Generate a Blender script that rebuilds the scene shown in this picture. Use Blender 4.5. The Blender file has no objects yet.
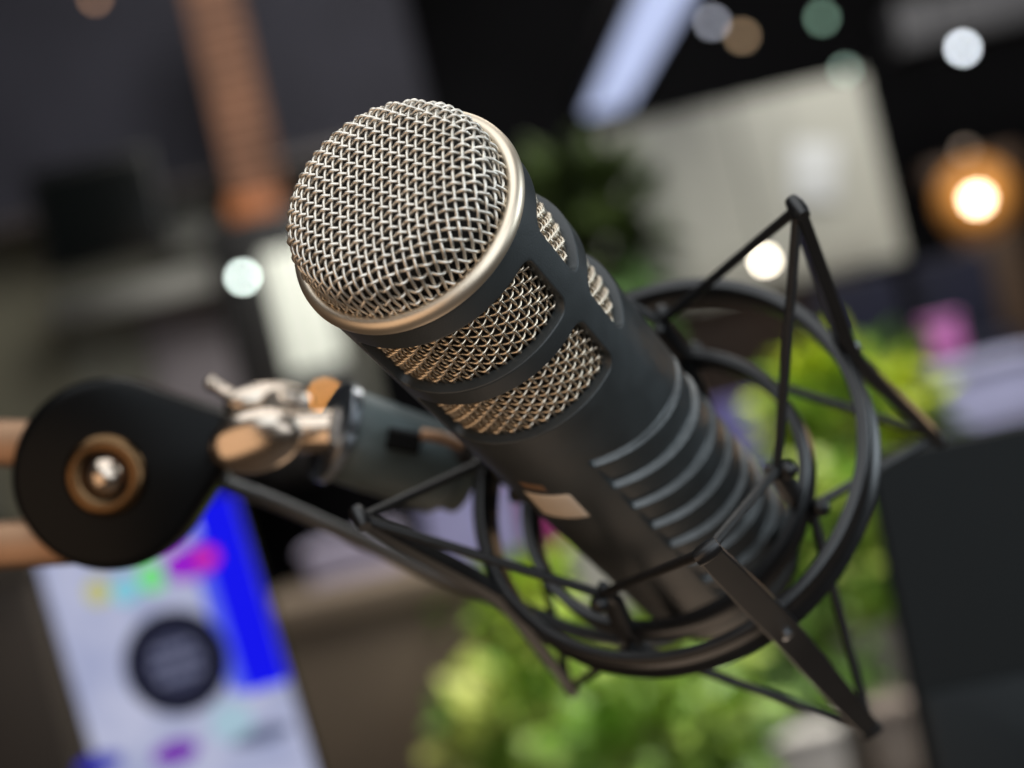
import bpy, bmesh, math, random
import numpy as np
from mathutils import Vector, Matrix

random.seed(7); rng = np.random.default_rng(7)
S = bpy.context.scene
COL = S.collection
PI = math.pi
R_ = math.radians

# ------------------------------------------------------------------ frames
# picture frame: x right, y down, z away from the lens, in millimetres
FPX = 1800.0
ROLL = R_(13.3)
CAM = Vector((0, 0, 1.25))
RIGHT = Vector((math.cos(ROLL), 0, -math.sin(ROLL)))
UP = Vector((math.sin(ROLL), 0, math.cos(ROLL)))
FWD = Vector((0, 1, 0))

def cw(x, y, z):                       # mm in the picture frame -> world metres
    return CAM + (RIGHT * x - UP * y + FWD * z) * 0.001
def ray(px, py, d):                    # a point d metres deep seen at pixel px,py
    return CAM + RIGHT * ((px - 512) * d / FPX) - UP * ((py - 384) * d / FPX) + FWD * d
def cframe(px, py, d):                 # the same point in mm of the picture frame
    return np.array([(px - 512) * d / FPX, (py - 384) * d / FPX, d]) * 1000

MC = np.array([-21.59, -33.70, 367.33])            # centre of the microphone's front rim
TH, PH = R_(38.38), R_(46.10)
AX = np.array([math.sin(TH) * math.cos(PH), math.sin(TH) * math.sin(PH), math.cos(TH)])
E1 = np.array([0, 0, -1.0]) - AX * (-AX[2]); E1 /= np.linalg.norm(E1)
E2 = np.cross(AX, E1)
def frame_matrix(o, ex, ey, ez):       # local mm axes (picture frame) -> world matrix, scale 0.001
    m = Matrix.Identity(4)
    for i, v in enumerate((ex, ey, ez)):
        w = RIGHT * float(v[0]) - UP * float(v[1]) + FWD * float(v[2])
        for r in range(3): m[r][i] = w[r]
    p = cw(*[float(c) for c in o])
    for r in range(3): m[r][3] = p[r]
    return m
MIC_M = frame_matrix(MC, E1, E2, AX)
def mic_pt(z, phi, r, off=(0, 0)):     # metres, in the microphone's local frame
    return np.array([(off[0] + r * math.cos(R_(phi))), (off[1] + r * math.sin(R_(phi))), z]) * 0.001
MIC_INV = None
def to_mic(pc):                        # picture-frame mm -> mic-local metres
    d = np.asarray(pc, float) - MC
    return np.array([d @ E1, d @ E2, d @ AX]) * 0.001

# ------------------------------------------------------------------ materials
def mat(name, col, rough=0.5, metal=0.0, noise=0.0, nscale=40, bump=0.0, bscale=200, coat=0.0,
        emit=None, estr=0.0, spec=0.5, col2=None, sheen=0.0):
    m = bpy.data.materials.new(name); m.use_nodes = True
    nt = m.node_tree; b = nt.nodes['Principled BSDF']
    b.inputs['Base Color'].default_value = (*col, 1)
    b.inputs['Roughness'].default_value = rough
    b.inputs['Metallic'].default_value = metal
    b.inputs['Specular IOR Level'].default_value = spec
    b.inputs['Coat Weight'].default_value = coat
    if sheen: b.inputs['Sheen Weight'].default_value = sheen
    tc = nt.nodes.new('ShaderNodeTexCoord')
    if noise or col2:
        n = nt.nodes.new('ShaderNodeTexNoise'); n.inputs['Scale'].default_value = nscale
        n.inputs['Detail'].default_value = 6
        nt.links.new(tc.outputs['Object'], n.inputs['Vector'])
        r = nt.nodes.new('ShaderNodeValToRGB')
        c2 = col2 or tuple(min(1, c * (1 + noise)) for c in col)
        c1 = col if col2 else tuple(c * (1 - noise) for c in col)
        r.color_ramp.elements[0].color = (*c1, 1); r.color_ramp.elements[0].position = 0.35
        r.color_ramp.elements[1].color = (*c2, 1); r.color_ramp.elements[1].position = 0.65
        nt.links.new(n.outputs['Fac'], r.inputs['Fac'])
        nt.links.new(r.outputs['Color'], b.inputs['Base Color'])
        mr = nt.nodes.new('ShaderNodeMapRange')
        mr.inputs['To Min'].default_value = max(0.02, rough - 0.06); mr.inputs['To Max'].default_value = rough + 0.06
        nt.links.new(n.outputs['Fac'], mr.inputs['Value']); nt.links.new(mr.outputs['Result'], b.inputs['Roughness'])
    if bump:
        n2 = nt.nodes.new('ShaderNodeTexNoise'); n2.inputs['Scale'].default_value = bscale
        n2.inputs['Detail'].default_value = 3
        nt.links.new(tc.outputs['Object'], n2.inputs['Vector'])
        bp = nt.nodes.new('ShaderNodeBump'); bp.inputs['Strength'].default_value = bump
        bp.inputs['Distance'].default_value = 0.0004
        nt.links.new(n2.outputs['Fac'], bp.inputs['Height']); nt.links.new(bp.outputs['Normal'], b.inputs['Normal'])
    if emit:
        b.inputs['Emission Color'].default_value = (*emit, 1); b.inputs['Emission Strength'].default_value = estr
    return m

M = {}
M['wire'] = mat('nickel_wire', (0.72, 0.665, 0.585), 0.46, 1.0, noise=0.10, nscale=220)
M['wire_side'] = mat('tan_nickel_wire', (0.72, 0.62, 0.49), 0.34, 1.0, noise=0.12, nscale=220)
M['rim'] = mat('satin_nickel_rim', (0.74, 0.635, 0.50), 0.44, 1.0, noise=0.03, nscale=90)
M['body'] = mat('charcoal_satin_paint', (0.024, 0.028, 0.029), 0.44, 0.0, noise=0.12, nscale=130, bump=0.18, bscale=2600, spec=0.55)
M['rib_edge'] = mat('rib_edge_glint', (0.105, 0.113, 0.115), 0.38, 0.2, noise=0.25, nscale=140)
M['foam'] = mat('black_foam', (0.010, 0.008, 0.006), 0.95, bump=0.5, bscale=900)
M['plastic'] = mat('black_satin_plastic', (0.007, 0.007, 0.0075), 0.33, noise=0.15, nscale=80, spec=0.5)
M['cord'] = mat('black_elastic', (0.010, 0.0095, 0.0095), 0.5, bump=0.6, bscale=1500)
M['label'] = mat('tan_label', (0.84, 0.71, 0.57), 0.5, noise=0.06, nscale=90)
M['slot'] = mat('brown_slot', (0.22, 0.12, 0.06), 0.5)
M['steel'] = mat('polished_chrome', (0.58, 0.48, 0.39), 0.22, 1.0, noise=0.03, nscale=60)
M['sleeve'] = mat('grey_green_metal', (0.075, 0.095, 0.095), 0.46, 0.15, noise=0.10, nscale=60)
M['collar'] = mat('brushed_steel', (0.55, 0.58, 0.62), 0.25, 1.0)
M['armblack'] = mat('black_gloss_plastic', (0.003, 0.003, 0.003), 0.28, spec=0.1)
M['ringsheen'] = mat('warm_sheen_ring', (0.13, 0.075, 0.036), 0.26, 1.0)  # tan reflection in the black recess put into the base colour
M['armtube'] = mat('warm_sheen_tube', (0.34, 0.205, 0.125), 0.50, 0.9, noise=0.12, nscale=30)  # warm reflection on the black tubes put into the base colour
M['cable'] = mat('black_rubber', (0.030, 0.030, 0.030), 0.38, spec=0.7)

# ------------------------------------------------------------------ mesh helpers
def finish(me, smooth=40):
    if smooth is None: return
    me.polygons.foreach_set('use_smooth', [True] * len(me.polygons))
    try: me.set_sharp_from_angle(angle=R_(smooth))
    except Exception: pass
def mobj(name, verts, faces, m, parent=None, smooth=40, mi=None, mats=None):
    me = bpy.data.meshes.new(name)
    me.from_pydata([tuple(map(float, v)) for v in verts], [], [tuple(map(int, f)) for f in faces])
    for k in (mats or [m]): me.materials.append(k)
    if mi is not None: me.polygons.foreach_set('material_index', list(map(int, mi)))
    me.update(); finish(me, smooth)
    o = bpy.data.objects.new(name, me); COL.objects.link(o)
    if parent is not None: o.parent = parent
    return o
def bobj(name, bm, m, parent=None, smooth=40):
    bmesh.ops.recalc_face_normals(bm, faces=bm.faces)
    me = bpy.data.meshes.new(name); bm.to_mesh(me); bm.free()
    me.materials.append(m); finish(me, smooth)
    o = bpy.data.objects.new(name, me); COL.objects.link(o)
    if parent is not None: o.parent = parent
    return o
def empty(name, mtx=None, loc=None):
    o = bpy.data.objects.new(name, None); COL.objects.link(o)
    o.empty_display_size = 0.02
    if mtx is not None: o.matrix_world = mtx
    if loc is not None: o.location = loc
    return o
def tag(o, label, cat, group=None):
    o['label'] = label; o['category'] = cat
    if group: o['group'] = group
    return o
def structure(o):
    o['kind'] = 'structure'; return o

class MB:
    def __init__(s): s.v = []; s.f = []
    def add(s, v, f):
        b = len(s.v); s.v.extend([tuple(x) for x in v]); s.f.extend([tuple(i + b for i in q) for q in f])
    def tube(s, pts, rad, n=10, cap=True, up=None, flat=None, closed=False):
        """swept tube; flat=(w,t) gives a rounded rectangular section, up = direction of its thickness"""
        pts = np.asarray(pts, float); K = len(pts)
        rad = np.broadcast_to(np.asarray(rad, float), (K,))
        t = np.gradient(pts, axis=0) if not closed else np.roll(pts, -1, 0) - np.roll(pts, 1, 0)
        t /= np.linalg.norm(t, axis=1)[:, None]
        u = np.array(up, float) if up is not None else None
        if u is None:
            u = np.array([0, 0, 1.0]) if abs(t[0][2]) < 0.9 else np.array([1.0, 0, 0])
        ring = []
        for i in range(K):
            uu = u if u.ndim == 1 else u[i]
            w = uu - t[i] * (uu @ t[i]); w /= np.linalg.norm(w)
            b = np.cross(t[i], w)
            if u.ndim == 1 and up is None: u = w
            ring.append((w, b))
        V = []
        if flat is None:
            cs = [(math.cos(2 * PI * k / n), math.sin(2 * PI * k / n)) for k in range(n)]
            for i in range(K):
                w, b = ring[i]
                for c, d in cs: V.append(pts[i] + rad[i] * (c * w + d * b))
        else:
            wd, th = flat; e = min(wd, th) * 0.14
            cs = [(th/2-e, wd/2), (-th/2+e, wd/2), (-th/2, wd/2-e), (-th/2, -wd/2+e), (-th/2+e, -wd/2), (th/2-e, -wd/2), (th/2, -wd/2+e), (th/2, wd/2-e)]
            n = len(cs)
            for i in range(K):
                w, b = ring[i]
                for c, d in cs: V.append(pts[i] + rad[i] * (c * w + d * b))
        F = []
        for i in range(K if closed else K - 1):
            j = (i + 1) % K
            for k in range(n):
                F.append((i*n+k, i*n+(k+1) % n, j*n+(k+1) % n, j*n+k))
        if cap and not closed:
            F.append(tuple(range(n))[::-1]); F.append(tuple((K-1)*n+k for k in range(n)))
        s.add(V, F)
    def lathe(s, prof, n=96, closed=False, off=(0, 0), arc=None):
        """profile of (r, z), turned about the local z axis"""
        P = len(prof); V = []; F = []
        for k in range(n):
            a = 2 * PI * k / n
            for r, z in prof: V.append((off[0] + r * math.cos(a), off[1] + r * math.sin(a), z))
        for k in range(n):
            j = (k + 1) % n
            for i in range(P if closed else P - 1):
                q = (i + 1) % P
                F.append((k*P+i, j*P+i, j*P+q, k*P+q))
        s.add(V, F)
    def ball(s, c, r, n=16, m=10, sc=(1, 1, 1), rot=None):
        V = []; F = []
        for i in range(m + 1):
            th = PI * i / m
            for k in range(n):
                a = 2 * PI * k / n
                p = np.array([math.sin(th)*math.cos(a)*sc[0], math.sin(th)*math.sin(a)*sc[1], math.cos(th)*sc[2]]) * r
                if rot is not None: p = rot @ p
                V.append(np.asarray(c) + p)
        for i in range(m):
            for k in range(n): F.append((i*n+k, (i+1)*n+k, (i+1)*n+(k+1) % n, i*n+(k+1) % n))
        s.add(V, F)
    def build(s, name, m, parent=None, smooth=40):
        bm = bmesh.new()
        vs = [bm.verts.new(v) for v in s.v]
        for f in s.f:
            try: bm.faces.new([vs[i] for i in f])
            except ValueError: pass
        bmesh.ops.remove_doubles(bm, verts=bm.verts, dist=1e-7)
        return bobj(name, bm, m, parent, smooth)
def box_bm(w, d, h, bev=0.0, seg=2, c=(0, 0, 0)):
    bm = bmesh.new(); bmesh.ops.create_cube(bm, size=1)
    bmesh.ops.scale(bm, vec=(w, d, h), verts=bm.verts)
    if bev: bmesh.ops.bevel(bm, geom=bm.edges[:], offset=bev, segments=seg, affect='EDGES', profile=0.6)
    bmesh.ops.translate(bm, vec=c, verts=bm.verts)
    return bm
def mm(p): return [(a * 0.001, b * 0.001) for a, b in p]

# ================================================================== MICROPHONE
mic = empty('microphone', MIC_M)
tag(mic, 'dark charcoal broadcast microphone with domed woven nickel grille and ribbed barrel', 'microphone')
RB = 25.6

# ---- rim ring
prof = []
for k in range(0, 29):                       # rounded bead
    a = PI * (0.06 + 0.94 * k / 28)
    prof.append((24.45 + 1.92 * math.cos(a), 0.25 - 2.2 * math.sin(a)))
prof = [(25.2, 2.2), (25.75, 1.5), (26.25, 1.15), (26.43, 0.7)] + prof + [(22.5, 0.8), (22.4, 3.0)]
b = MB(); b.lathe(mm(prof), 160); b.build('rim_ring', M['rim'], mic, 60)

# ---- barrel with window openings and slanted grooves
COLC = -37.0
win_phi = [(COLC + 8.6 + 120 * k, COLC + 113.0 + 120 * k) for k in range(3)]
win_z = [(8.4, 28.6), (34.4, 53.9)]
def rr_sd(s, z, s0, s1, z0, z1, r):
    qx = np.abs(s - (s0 + s1) / 2) - (s1 - s0) / 2 + r
    qz = np.abs(z - (z0 + z1) / 2) - (z1 - z0) / 2 + r
    return np.hypot(np.maximum(qx, 0), np.maximum(qz, 0)) + np.minimum(np.maximum(qx, qz), 0) - r
def sd_all(phi, z):
    best = np.full(np.broadcast(phi, z).shape, 1e9)
    for p0, p1 in win_phi:
        pm = (p0 + p1) / 2
        dphi = (phi - pm + 180) % 360 - 180
        h = (p1 - p0) / 2
        for z0, z1 in win_z:
            best = np.minimum(best, rr_sd(np.radians(dphi) * RB, z, -np.radians(h) * RB, np.radians(h) * RB, z0, z1, 3.2))
    return best
def groove(phi, z):
    d = np.zeros(np.broadcast(phi, z).shape)
    dp = (phi + 38 + 180) % 360 - 180            # groove bank centred on the column
    dp2 = (phi + 38 - 180 + 180) % 360 - 180
    for cen in (dp, dp2):
        w = np.clip((55.5 - np.abs(cen)) / 2.2, 0, 1); w = w * w * (3 - 2 * w)
        for k in range(7):
            zz = 71.8 + 12.2 * k + (55 - cen) * 0.205
            t = z - zz
            p = np.clip(t / 0.7, 0, 1) * np.clip((3.8 - t) / 1.0, 0, 1)
            d += 1.8 * p * w
            d += np.where((t >= 3.8) & (t < 12.7), 0.75 * np.clip((t - 3.8) / 8.4, 0, 1) * np.clip((12.7 - t) / 0.5, 0, 1), 0.0) * w
    return d
NPH = 400; Z0, Z1 = 1.2, 186.0
zs = np.concatenate([np.arange(Z0, 58, 0.38), np.arange(58, 68, 0.34), np.arange(68, 160, 0.21), np.arange(160, 166, 0.34), np.linspace(166, Z1, 30)])
NZ = len(zs); phis = np.arange(NPH) * 360.0 / NPH
PHg, Zg = np.meshgrid(phis, zs)
OFF = 0.25
sd = sd_all(PHg, Zg) - OFF
pc = PHg + 180.0 / NPH; zc = np.empty_like(Zg); zc[:-1] = (Zg[:-1] + Zg[1:]) / 2; zc[-1] = Zg[-1]
hole = (sd_all(pc, zc) - OFF) < 0               # cell (i,j) spans z_i..z_i+1, phi_j..phi_j+1
hole[-1] = False
PHv = PHg.copy(); Zv = Zg.copy()
bnd = np.zeros_like(hole)
h4 = [hole, np.roll(hole, 1, 1), np.vstack([np.zeros((1, NPH), bool), hole[:-1]]), np.vstack([np.zeros((1, NPH), bool), np.roll(hole, 1, 1)[:-1]])]
anyh = h4[0] | h4[1] | h4[2] | h4[3]; allh = h4[0] & h4[1] & h4[2] & h4[3]
bnd = anyh & ~allh
K = 180 / PI / RB
for it in range(4):
    s0 = sd_all(PHv, Zv) - OFF
    gs = (sd_all(PHv + 0.05 * K, Zv) - sd_all(PHv - 0.05 * K, Zv)) / 0.1
    gz = (sd_all(PHv, Zv + 0.05) - sd_all(PHv, Zv - 0.05)) / 0.1
    g2 = np.maximum(gs * gs + gz * gz, 0.3)
    PHv = np.where(bnd, PHv - s0 * gs / g2 * K, PHv); Zv = np.where(bnd, Zv - s0 * gz / g2, Zv)
rad = RB - groove(PHv, Zv)
rad = np.where(Zv < 2.0, RB - 0.5 * (2.0 - np.maximum(Zv, 1.2)) / 0.8, rad)
rad = np.where(Zv > 176, rad - 3.5 * np.clip((Zv - 176) / 10, 0, 1) ** 2, rad)
V = np.stack([rad * np.cos(np.radians(PHv)), rad * np.sin(np.radians(PHv)), Zv], -1).reshape(-1, 3) * 0.001
verts = list(map(tuple, V)); faces = []
for i in range(NZ - 1):
    for j in range(NPH):
        if not hole[i, j]:
            j2 = (j + 1) % NPH
            faces.append((i*NPH+j, i*NPH+j2, (i+1)*NPH+j2, (i+1)*NPH+j))
extra = {}
gs = (sd_all(PHv + 0.05 * K, Zv) - sd_all(PHv - 0.05 * K, Zv)) / 0.1
gz = (sd_all(PHv, Zv + 0.05) - sd_all(PHv, Zv - 0.05)) / 0.1
def wall_v(i, j, lvl):
    key = (i, j, lvl)
    if key not in extra:
        n = math.hypot(gs[i, j], gz[i, j]) or 1
        dd, rr = ((0.08, RB - 0.06), (0.18, RB - 0.15), (0.25, RB - 0.32), (0.25, RB - 2.6))[lvl]
        p = PHv[i, j] - dd * gs[i, j] / n * K; z = Zv[i, j] - dd * gz[i, j] / n
        extra[key] = len(verts); verts.append((rr*math.cos(R_(p))*0.001, rr*math.sin(R_(p))*0.001, z*0.001))
    return extra[key]
def wall_edge(a, b):
    ia, ib = a[0]*NPH+a[1], b[0]*NPH+b[1]
    prev = (ia, ib)
    for l in range(4):
        q = (wall_v(*a, l), wall_v(*b, l))
        faces.append((prev[1], prev[0], q[0], q[1])); prev = q
for i in range(NZ - 1):
    for j in range(NPH):
        if not hole[i, j]: continue
        j2 = (j + 1) % NPH; jm = (j - 1) % NPH
        if not hole[i, j2]: wall_edge((i, j2), (i+1, j2))
        if not hole[i, jm]: wall_edge((i, j), (i+1, j))
        if not hole[i+1, j]: wall_edge((i+1, j), (i+1, j2))
        if i and not hole[i-1, j]: wall_edge((i, j), (i, j2))
bm = bmesh.new()
bv = [bm.verts.new(v) for v in verts]
for f in faces:
    try: bm.faces.new([bv[k] for k in f])
    except ValueError: pass
barrel = bobj('barrel', bm, M['body'], mic, 48)
barrel.data.materials.append(M['rib_edge'])              # bright reflected lines put into the colour along the rib edges
_pc = np.array([p.center for p in barrel.data.polygons]) * 1000
_ph = np.degrees(np.arctan2(_pc[:, 1], _pc[:, 0])); _mi = np.zeros(len(_pc), np.int32)
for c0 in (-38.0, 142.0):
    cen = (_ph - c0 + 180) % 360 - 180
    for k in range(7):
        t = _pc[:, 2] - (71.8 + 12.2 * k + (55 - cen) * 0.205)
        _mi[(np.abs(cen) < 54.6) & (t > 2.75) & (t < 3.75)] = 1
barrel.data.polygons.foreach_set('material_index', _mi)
# inside the barrel: dark lining behind the wire, so no daylight passes
b = MB(); b.lathe(mm([(19.6, 2), (19.6, 56), (22.0, 57.5), (0.01, 58)]), 96); b.build('foam_lining', M['foam'], mic)
# ---- label and slot lying on the barrel
def patch(name, poly, r, m, th=0.25, n=14):
    (a, b_, c, d) = poly; V = []; F = []
    for i in range(n + 1):
        for j in range(n + 1):
            u, v = i / n, j / n
            p = (1-u)*(1-v)*np.array(a) + u*(1-v)*np.array(b_) + u*v*np.array(c) + (1-u)*v*np.array(d)
            e = min(i, n - i, j, n - j)
            V.append(mic_pt(p[0], p[1], r + (th if e > 0 else 0)))
    for i in range(n):
        for j in range(n): F.append((i*(n+1)+j, i*(n+1)+j+1, (i+1)*(n+1)+j+1, (i+1)*(n+1)+j))
    return mobj(name, V, F, m, mic, 60)
patch('label_plate', ((82.3, 66.5), (82.3, 38), (95.8, 39), (97.5, 70.5)), RB - 0.05, M['label'])['label'] = 'small pale tan label on the underside of the barrel'
patch('slot', ((75.5, 62), (76.8, 48), (80.2, 48), (79.5, 62)), RB - 0.05, M['slot'], 0.12)
# ---- tail cap and connector
b = MB(); b.lathe(mm([(22.1, 185.9), (21.6, 187.2), (12, 188), (9.6, 188.2), (9.6, 212), (8.4, 214), (0.01, 214)]), 64)
b.build('tail_connector', M['plastic'], mic)

# ---- woven wire
def wire_sweep(paths, r, n, name, m):
    VV = []; FF = []; base = 0
    for P, N in paths:
        P = np.asarray(P); Kp = len(P)
        if Kp < 3: continue
        t = np.gradient(P, axis=0); t /= np.linalg.norm(t, axis=1)[:, None]
        N = N - t * (N * t).sum(1)[:, None]; N /= np.linalg.norm(N, axis=1)[:, None]
        B = np.cross(t, N)
        a = np.arange(n) * 2 * PI / n
        ring = P[:, None, :] + r * (np.cos(a)[None, :, None] * N[:, None, :] + np.sin(a)[None, :, None] * B[:, None, :])
        VV.append(ring.reshape(-1, 3))
        i = np.arange(Kp - 1)[:, None]; k = np.arange(n)[None, :]; k2 = (k + 1) % n
        q = np.stack([i*n+k, i*n+k2, (i+1)*n+k2, (i+1)*n+k], -1).reshape(-1, 4) + base
        FF.append(q); base += Kp * n
    V = np.vstack(VV) * 0.001; Fq = np.vstack(FF)
    me = bpy.data.meshes.new(name)
    me.vertices.add(len(V)); me.vertices.foreach_set('co', V.ravel())
    me.loops.add(len(Fq) * 4); me.loops.foreach_set('vertex_index', Fq.ravel().astype(np.int32))
    me.polygons.add(len(Fq)); me.polygons.foreach_set('loop_start', np.arange(0, len(Fq) * 4, 4, dtype=np.int32))
    me.update(calc_edges=True); me.validate()
    me.materials.append(m); me.polygons.foreach_set('use_smooth', [True] * len(me.polygons))
    o = bpy.data.objects.new(name, me); COL.objects.link(o); o.parent = mic
    return o
# front dome: superellipse profile, arc length parametrised
DR, DH, DN = 23.0, 13.9, 4.6
tt = np.linspace(0, PI / 2, 4000)
pr = DR * np.sin(tt) ** (2 / DN); pz = -DH * np.cos(tt) ** (2 / DN)
arc = np.concatenate([[0], np.cumsum(np.hypot(np.diff(pr), np.diff(pz)))])
arc = 0.52 * arc + 0.48 * pr; LA = arc[-1]      # the pressed cloth stretches over the shoulder
def dome(u, v):
    s = np.hypot(u, v); sc = np.minimum(s, LA)
    rho = np.interp(sc, arc, pr); z = np.interp(sc, arc, pz) + np.maximum(s - LA, 0) + 0.3
    ang = np.arctan2(v, u)
    return np.stack([rho * np.cos(ang), rho * np.sin(ang), z], -1)
def dome_n(u, v):
    e = 0.05
    a = dome(u + e, v) - dome(u - e, v); c = dome(u, v + e) - dome(u, v - e)
    n = np.cross(a, c); n /= np.maximum(np.linalg.norm(n, axis=1), 1e-9)[:, None]
    n[n[:, 2] > 0.2] *= -1
    rad_ = dome(u, v); out = rad_.copy(); out[:, 2] = -0.0
    sgn = np.sign((n * (rad_ - np.array([0, 0, 6.0]))).sum(1)); return n * sgn[:, None]
D1 = np.array([0.80, 0.60]); D2 = np.array([-0.60, 0.80])
D1, D2 = D1 - 0.035 * D2, D2 + 0.13 * D1           # the cloth is pulled slightly askew
PU, PV, WR, AMP = 1.90, 1.79, 0.355, 0.345
paths = []
LM = LA + 2.2
for d, (pa, pb, da, db) in enumerate(((PU, PV, D1, D2), (PV, PU, D2, D1))):
    # wires run along da, spaced pa along db
    nw = int(LM / pa) + 1
    for k in range(-nw, nw + 1):
        q = k * pa
        if abs(q) >= LM: continue
        L = math.sqrt(LM * LM - q * q)
        s = np.arange(-L, L, pb / 10)
        jit = 0.05 * rng.standard_normal()
        qq = q + jit + 0.05 * np.sin(s / 9 + k)
        u = s * da[0] + qq * db[0]; v = s * da[1] + qq * db[1]
        P = dome(u, v); N = dome_n(u, v)
        ph = np.cos(PI * (s / pb) + PI * k) * (1 if d == 0 else -1)
        # the warp wires stay straighter, the weft wires crimp over them
        P = P + N * (ph * AMP * (0.42 if d == 0 else 1.50))[:, None]
        paths.append((P, N))
wire_sweep(paths, WR, 8, 'front_grille', M['wire'])
b = MB()
fp = [(r * 0.93, z * 0.90 + 2.2) for r, z in zip(pr[::160], pz[::160])] + [(DR * 0.93, 6)]
b.lathe(mm([(max(r, 0.01), z) for r, z in fp]), 64); b.build('foam_dome', M['foam'], mic)
# side grille: two bands of wire inside the barrel, one long sleeve of weave
RW = 22.9; paths = []
nt_ = 2 * round(2 * PI * RW / 1.98 / 2); pt = 2 * PI * RW / nt_; pa = 1.95
za, zb = 4.5, 57.0
for k in range(nt_):                               # along the axis
    z = np.arange(za, zb, pa / 9); phi = (k + 0.06 * rng.standard_normal()) * 2 * PI / nt_
    N = np.tile([math.cos(phi), math.sin(phi), 0.0], (len(z), 1))
    o = AMP * 0.55 * np.cos(PI * z / pa + PI * k)
    P = np.stack([(RW + o) * math.cos(phi), (RW + o) * math.sin(phi), z], -1); paths.append((P, N))
for k in range(int(za / pa) + 1, int(zb / pa) + 1):
    z = k * pa; n = nt_ * 9; phi = np.arange(n + 1) * 2 * PI / n
    o = -AMP * 1.45 * np.cos(PI * phi / (2 * PI / nt_) + PI * k)
    N = np.stack([np.cos(phi), np.sin(phi), 0 * phi], -1)
    P = N * (RW + o)[:, None]; P[:, 2] = z + 0.04 * np.sin(phi * 7 + k); paths.append((P, N))
wire_sweep(paths, 0.345, 7, 'side_grille', M['wire_side'])

# ================================================================== SHOCK MOUNT
mount = empty('shock_mount', MIC_M)
tag(mount, 'black double ring spider shock mount with four bent arms and elastic cords round the microphone', 'shock mount')
OC = (3.5, -6.0)
def oc(m_): return (OC[0] * 0.001, OC[1] * 0.001)
# outer ring: channel section
prof = [(51.1, 125.6), (51.5, 124.7), (53.7, 124.4), (54.4, 125.0), (54.4, 126.2), (53.6, 127.0), (53.5, 132.6), (54.4, 133.4), (54.7, 134.8), (53.9, 135.5), (51.6, 135.2), (51.1, 134.3)]
b = MB(); b.lathe(mm(prof), 180, True, oc(0)); b.build('outer_ring', M['plastic'], mount, 50)
prof = [(37.4, 136.6), (37.8, 135.9), (39.8, 135.7), (40.4, 136.3), (40.5, 143.4), (39.9, 144.1), (37.9, 143.9), (37.4, 143.3)]
b = MB(); b.lathe(mm(prof), 160, True, (0.0008, -0.0019)); b.build('inner_ring', M['plastic'], mount, 50)
PHI0 = (8.0, 99.0, 188.0, 282.5)
HK = (-37.5, 50.5, 140.0, 232.0)
HR = (40.4, 36.2, 41.4, 40.3)
tipF, tipB = [], []
for k, p in enumerate(PHI0):
    f = mic_pt(68, p, 62.3, OC); r = mic_pt(130.5, p, 54.9, OC); bk = mic_pt(192, p, 63.5, OC)
    tipF.append(f); tipB.append(bk)
    arm = MB()
    s = np.linspace(0, 1, 25)[:, None]
    def seg(t):                                    # two straight limbs, rounded where they meet the ring
        e = 0.10
        if t < 0.5 - e: return f + (r - f) * (t / 0.5)
        if t > 0.5 + e: return r + (bk - r) * ((t - 0.5) / 0.5)
        a0 = f + (r - f) * ((0.5 - e) / 0.5); a1 = r + (bk - r) * (e / 0.5); q = (t - 0.5 + e) / (2 * e)
        return (1-q)**2 * a0 + 2*q*(1-q) * r + q*q * a1
    pts = np.array([seg(float(t)) for t in s[:, 0]])
    rad_dir = np.array([math.cos(R_(p)), math.sin(R_(p)), 0.0])
    wsc = 0.74 + 0.26 * np.sin(PI * s[:, 0]) ** 0.8
    arm.tube(pts, wsc, up=rad_dir, flat=(0.0074, 0.0036))
    a = arm.build('support_arm', M['plastic'], mount, 28)
    tang = np.array([-math.sin(R_(p)), math.cos(R_(p)), 0.0])
    for end, sg in ((f, -1), (bk, 1)):             # forked tip that catches the cord
        h = MB()
        ax = np.array([0, 0, float(sg)])
        h.tube([end - tang * 0.0030, end - tang * 0.0012, end + tang * 0.0012, end + tang * 0.0030], [0.0017, 0.0021, 0.0021, 0.0017], 12)
        h.build('tip_hook', M['plastic'], a)
    mid = seg(0.5)
    sc = MB(); sc.tube([mid + rad_dir * 0.0012, mid + rad_dir * 0.0024, mid + rad_dir * 0.0027], [0.0015, 0.0015, 0.0008], 14)
    sc.build('screw', M['collar'], a)
hF, hB = [], []
for p, hr in zip(HK, HR):
    f = mic_pt(119.5, p, hr); bk = mic_pt(143, p, 41.6)
    hF.append(f); hB.append(bk)
    rd = np.array([math.cos(R_(p)), math.sin(R_(p)), 0.0]); tg = np.array([-rd[1], rd[0], 0])
    br = MB()
    br.tube([mic_pt(121, p, hr - 0.6), mic_pt(126, p, hr - 0.8), mic_pt(136, p, 39.6), mic_pt(143.5, p, 40.4)], [0.9, 1, 1, 0.9], up=rd, flat=(0.0052, 0.0032))
    br.tube([mic_pt(140, p, 38.6), mic_pt(150, p, 36), mic_pt(168, p, 28), mic_pt(178, p, 23.6)], [1, .95, .9, .9], up=rd, flat=(0.0055, 0.0030))
    bo = br.build('bracket', M['plastic'], mount, 50)
    for c, ax in ((f, -1), (bk, 1)):
        h = MB(); h.tube([c - rd * 0.0030, c + rd * 0.0016, c + rd * 0.0020], [0.0014, 0.0014, 0.0012], 14)
        h.ball(c + rd * 0.0026, 0.0025, 18, 10, (1, 1, 1)); h.build('hook', M['plastic'], bo)
b = MB(); b.lathe(mm([(23.2, 174), (24.6, 173.6), (25.2, 174.2), (25.2, 183.4), (24.4, 184), (22.6, 184)]), 96); b.build('tail_collar', M['plastic'], mount)
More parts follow.
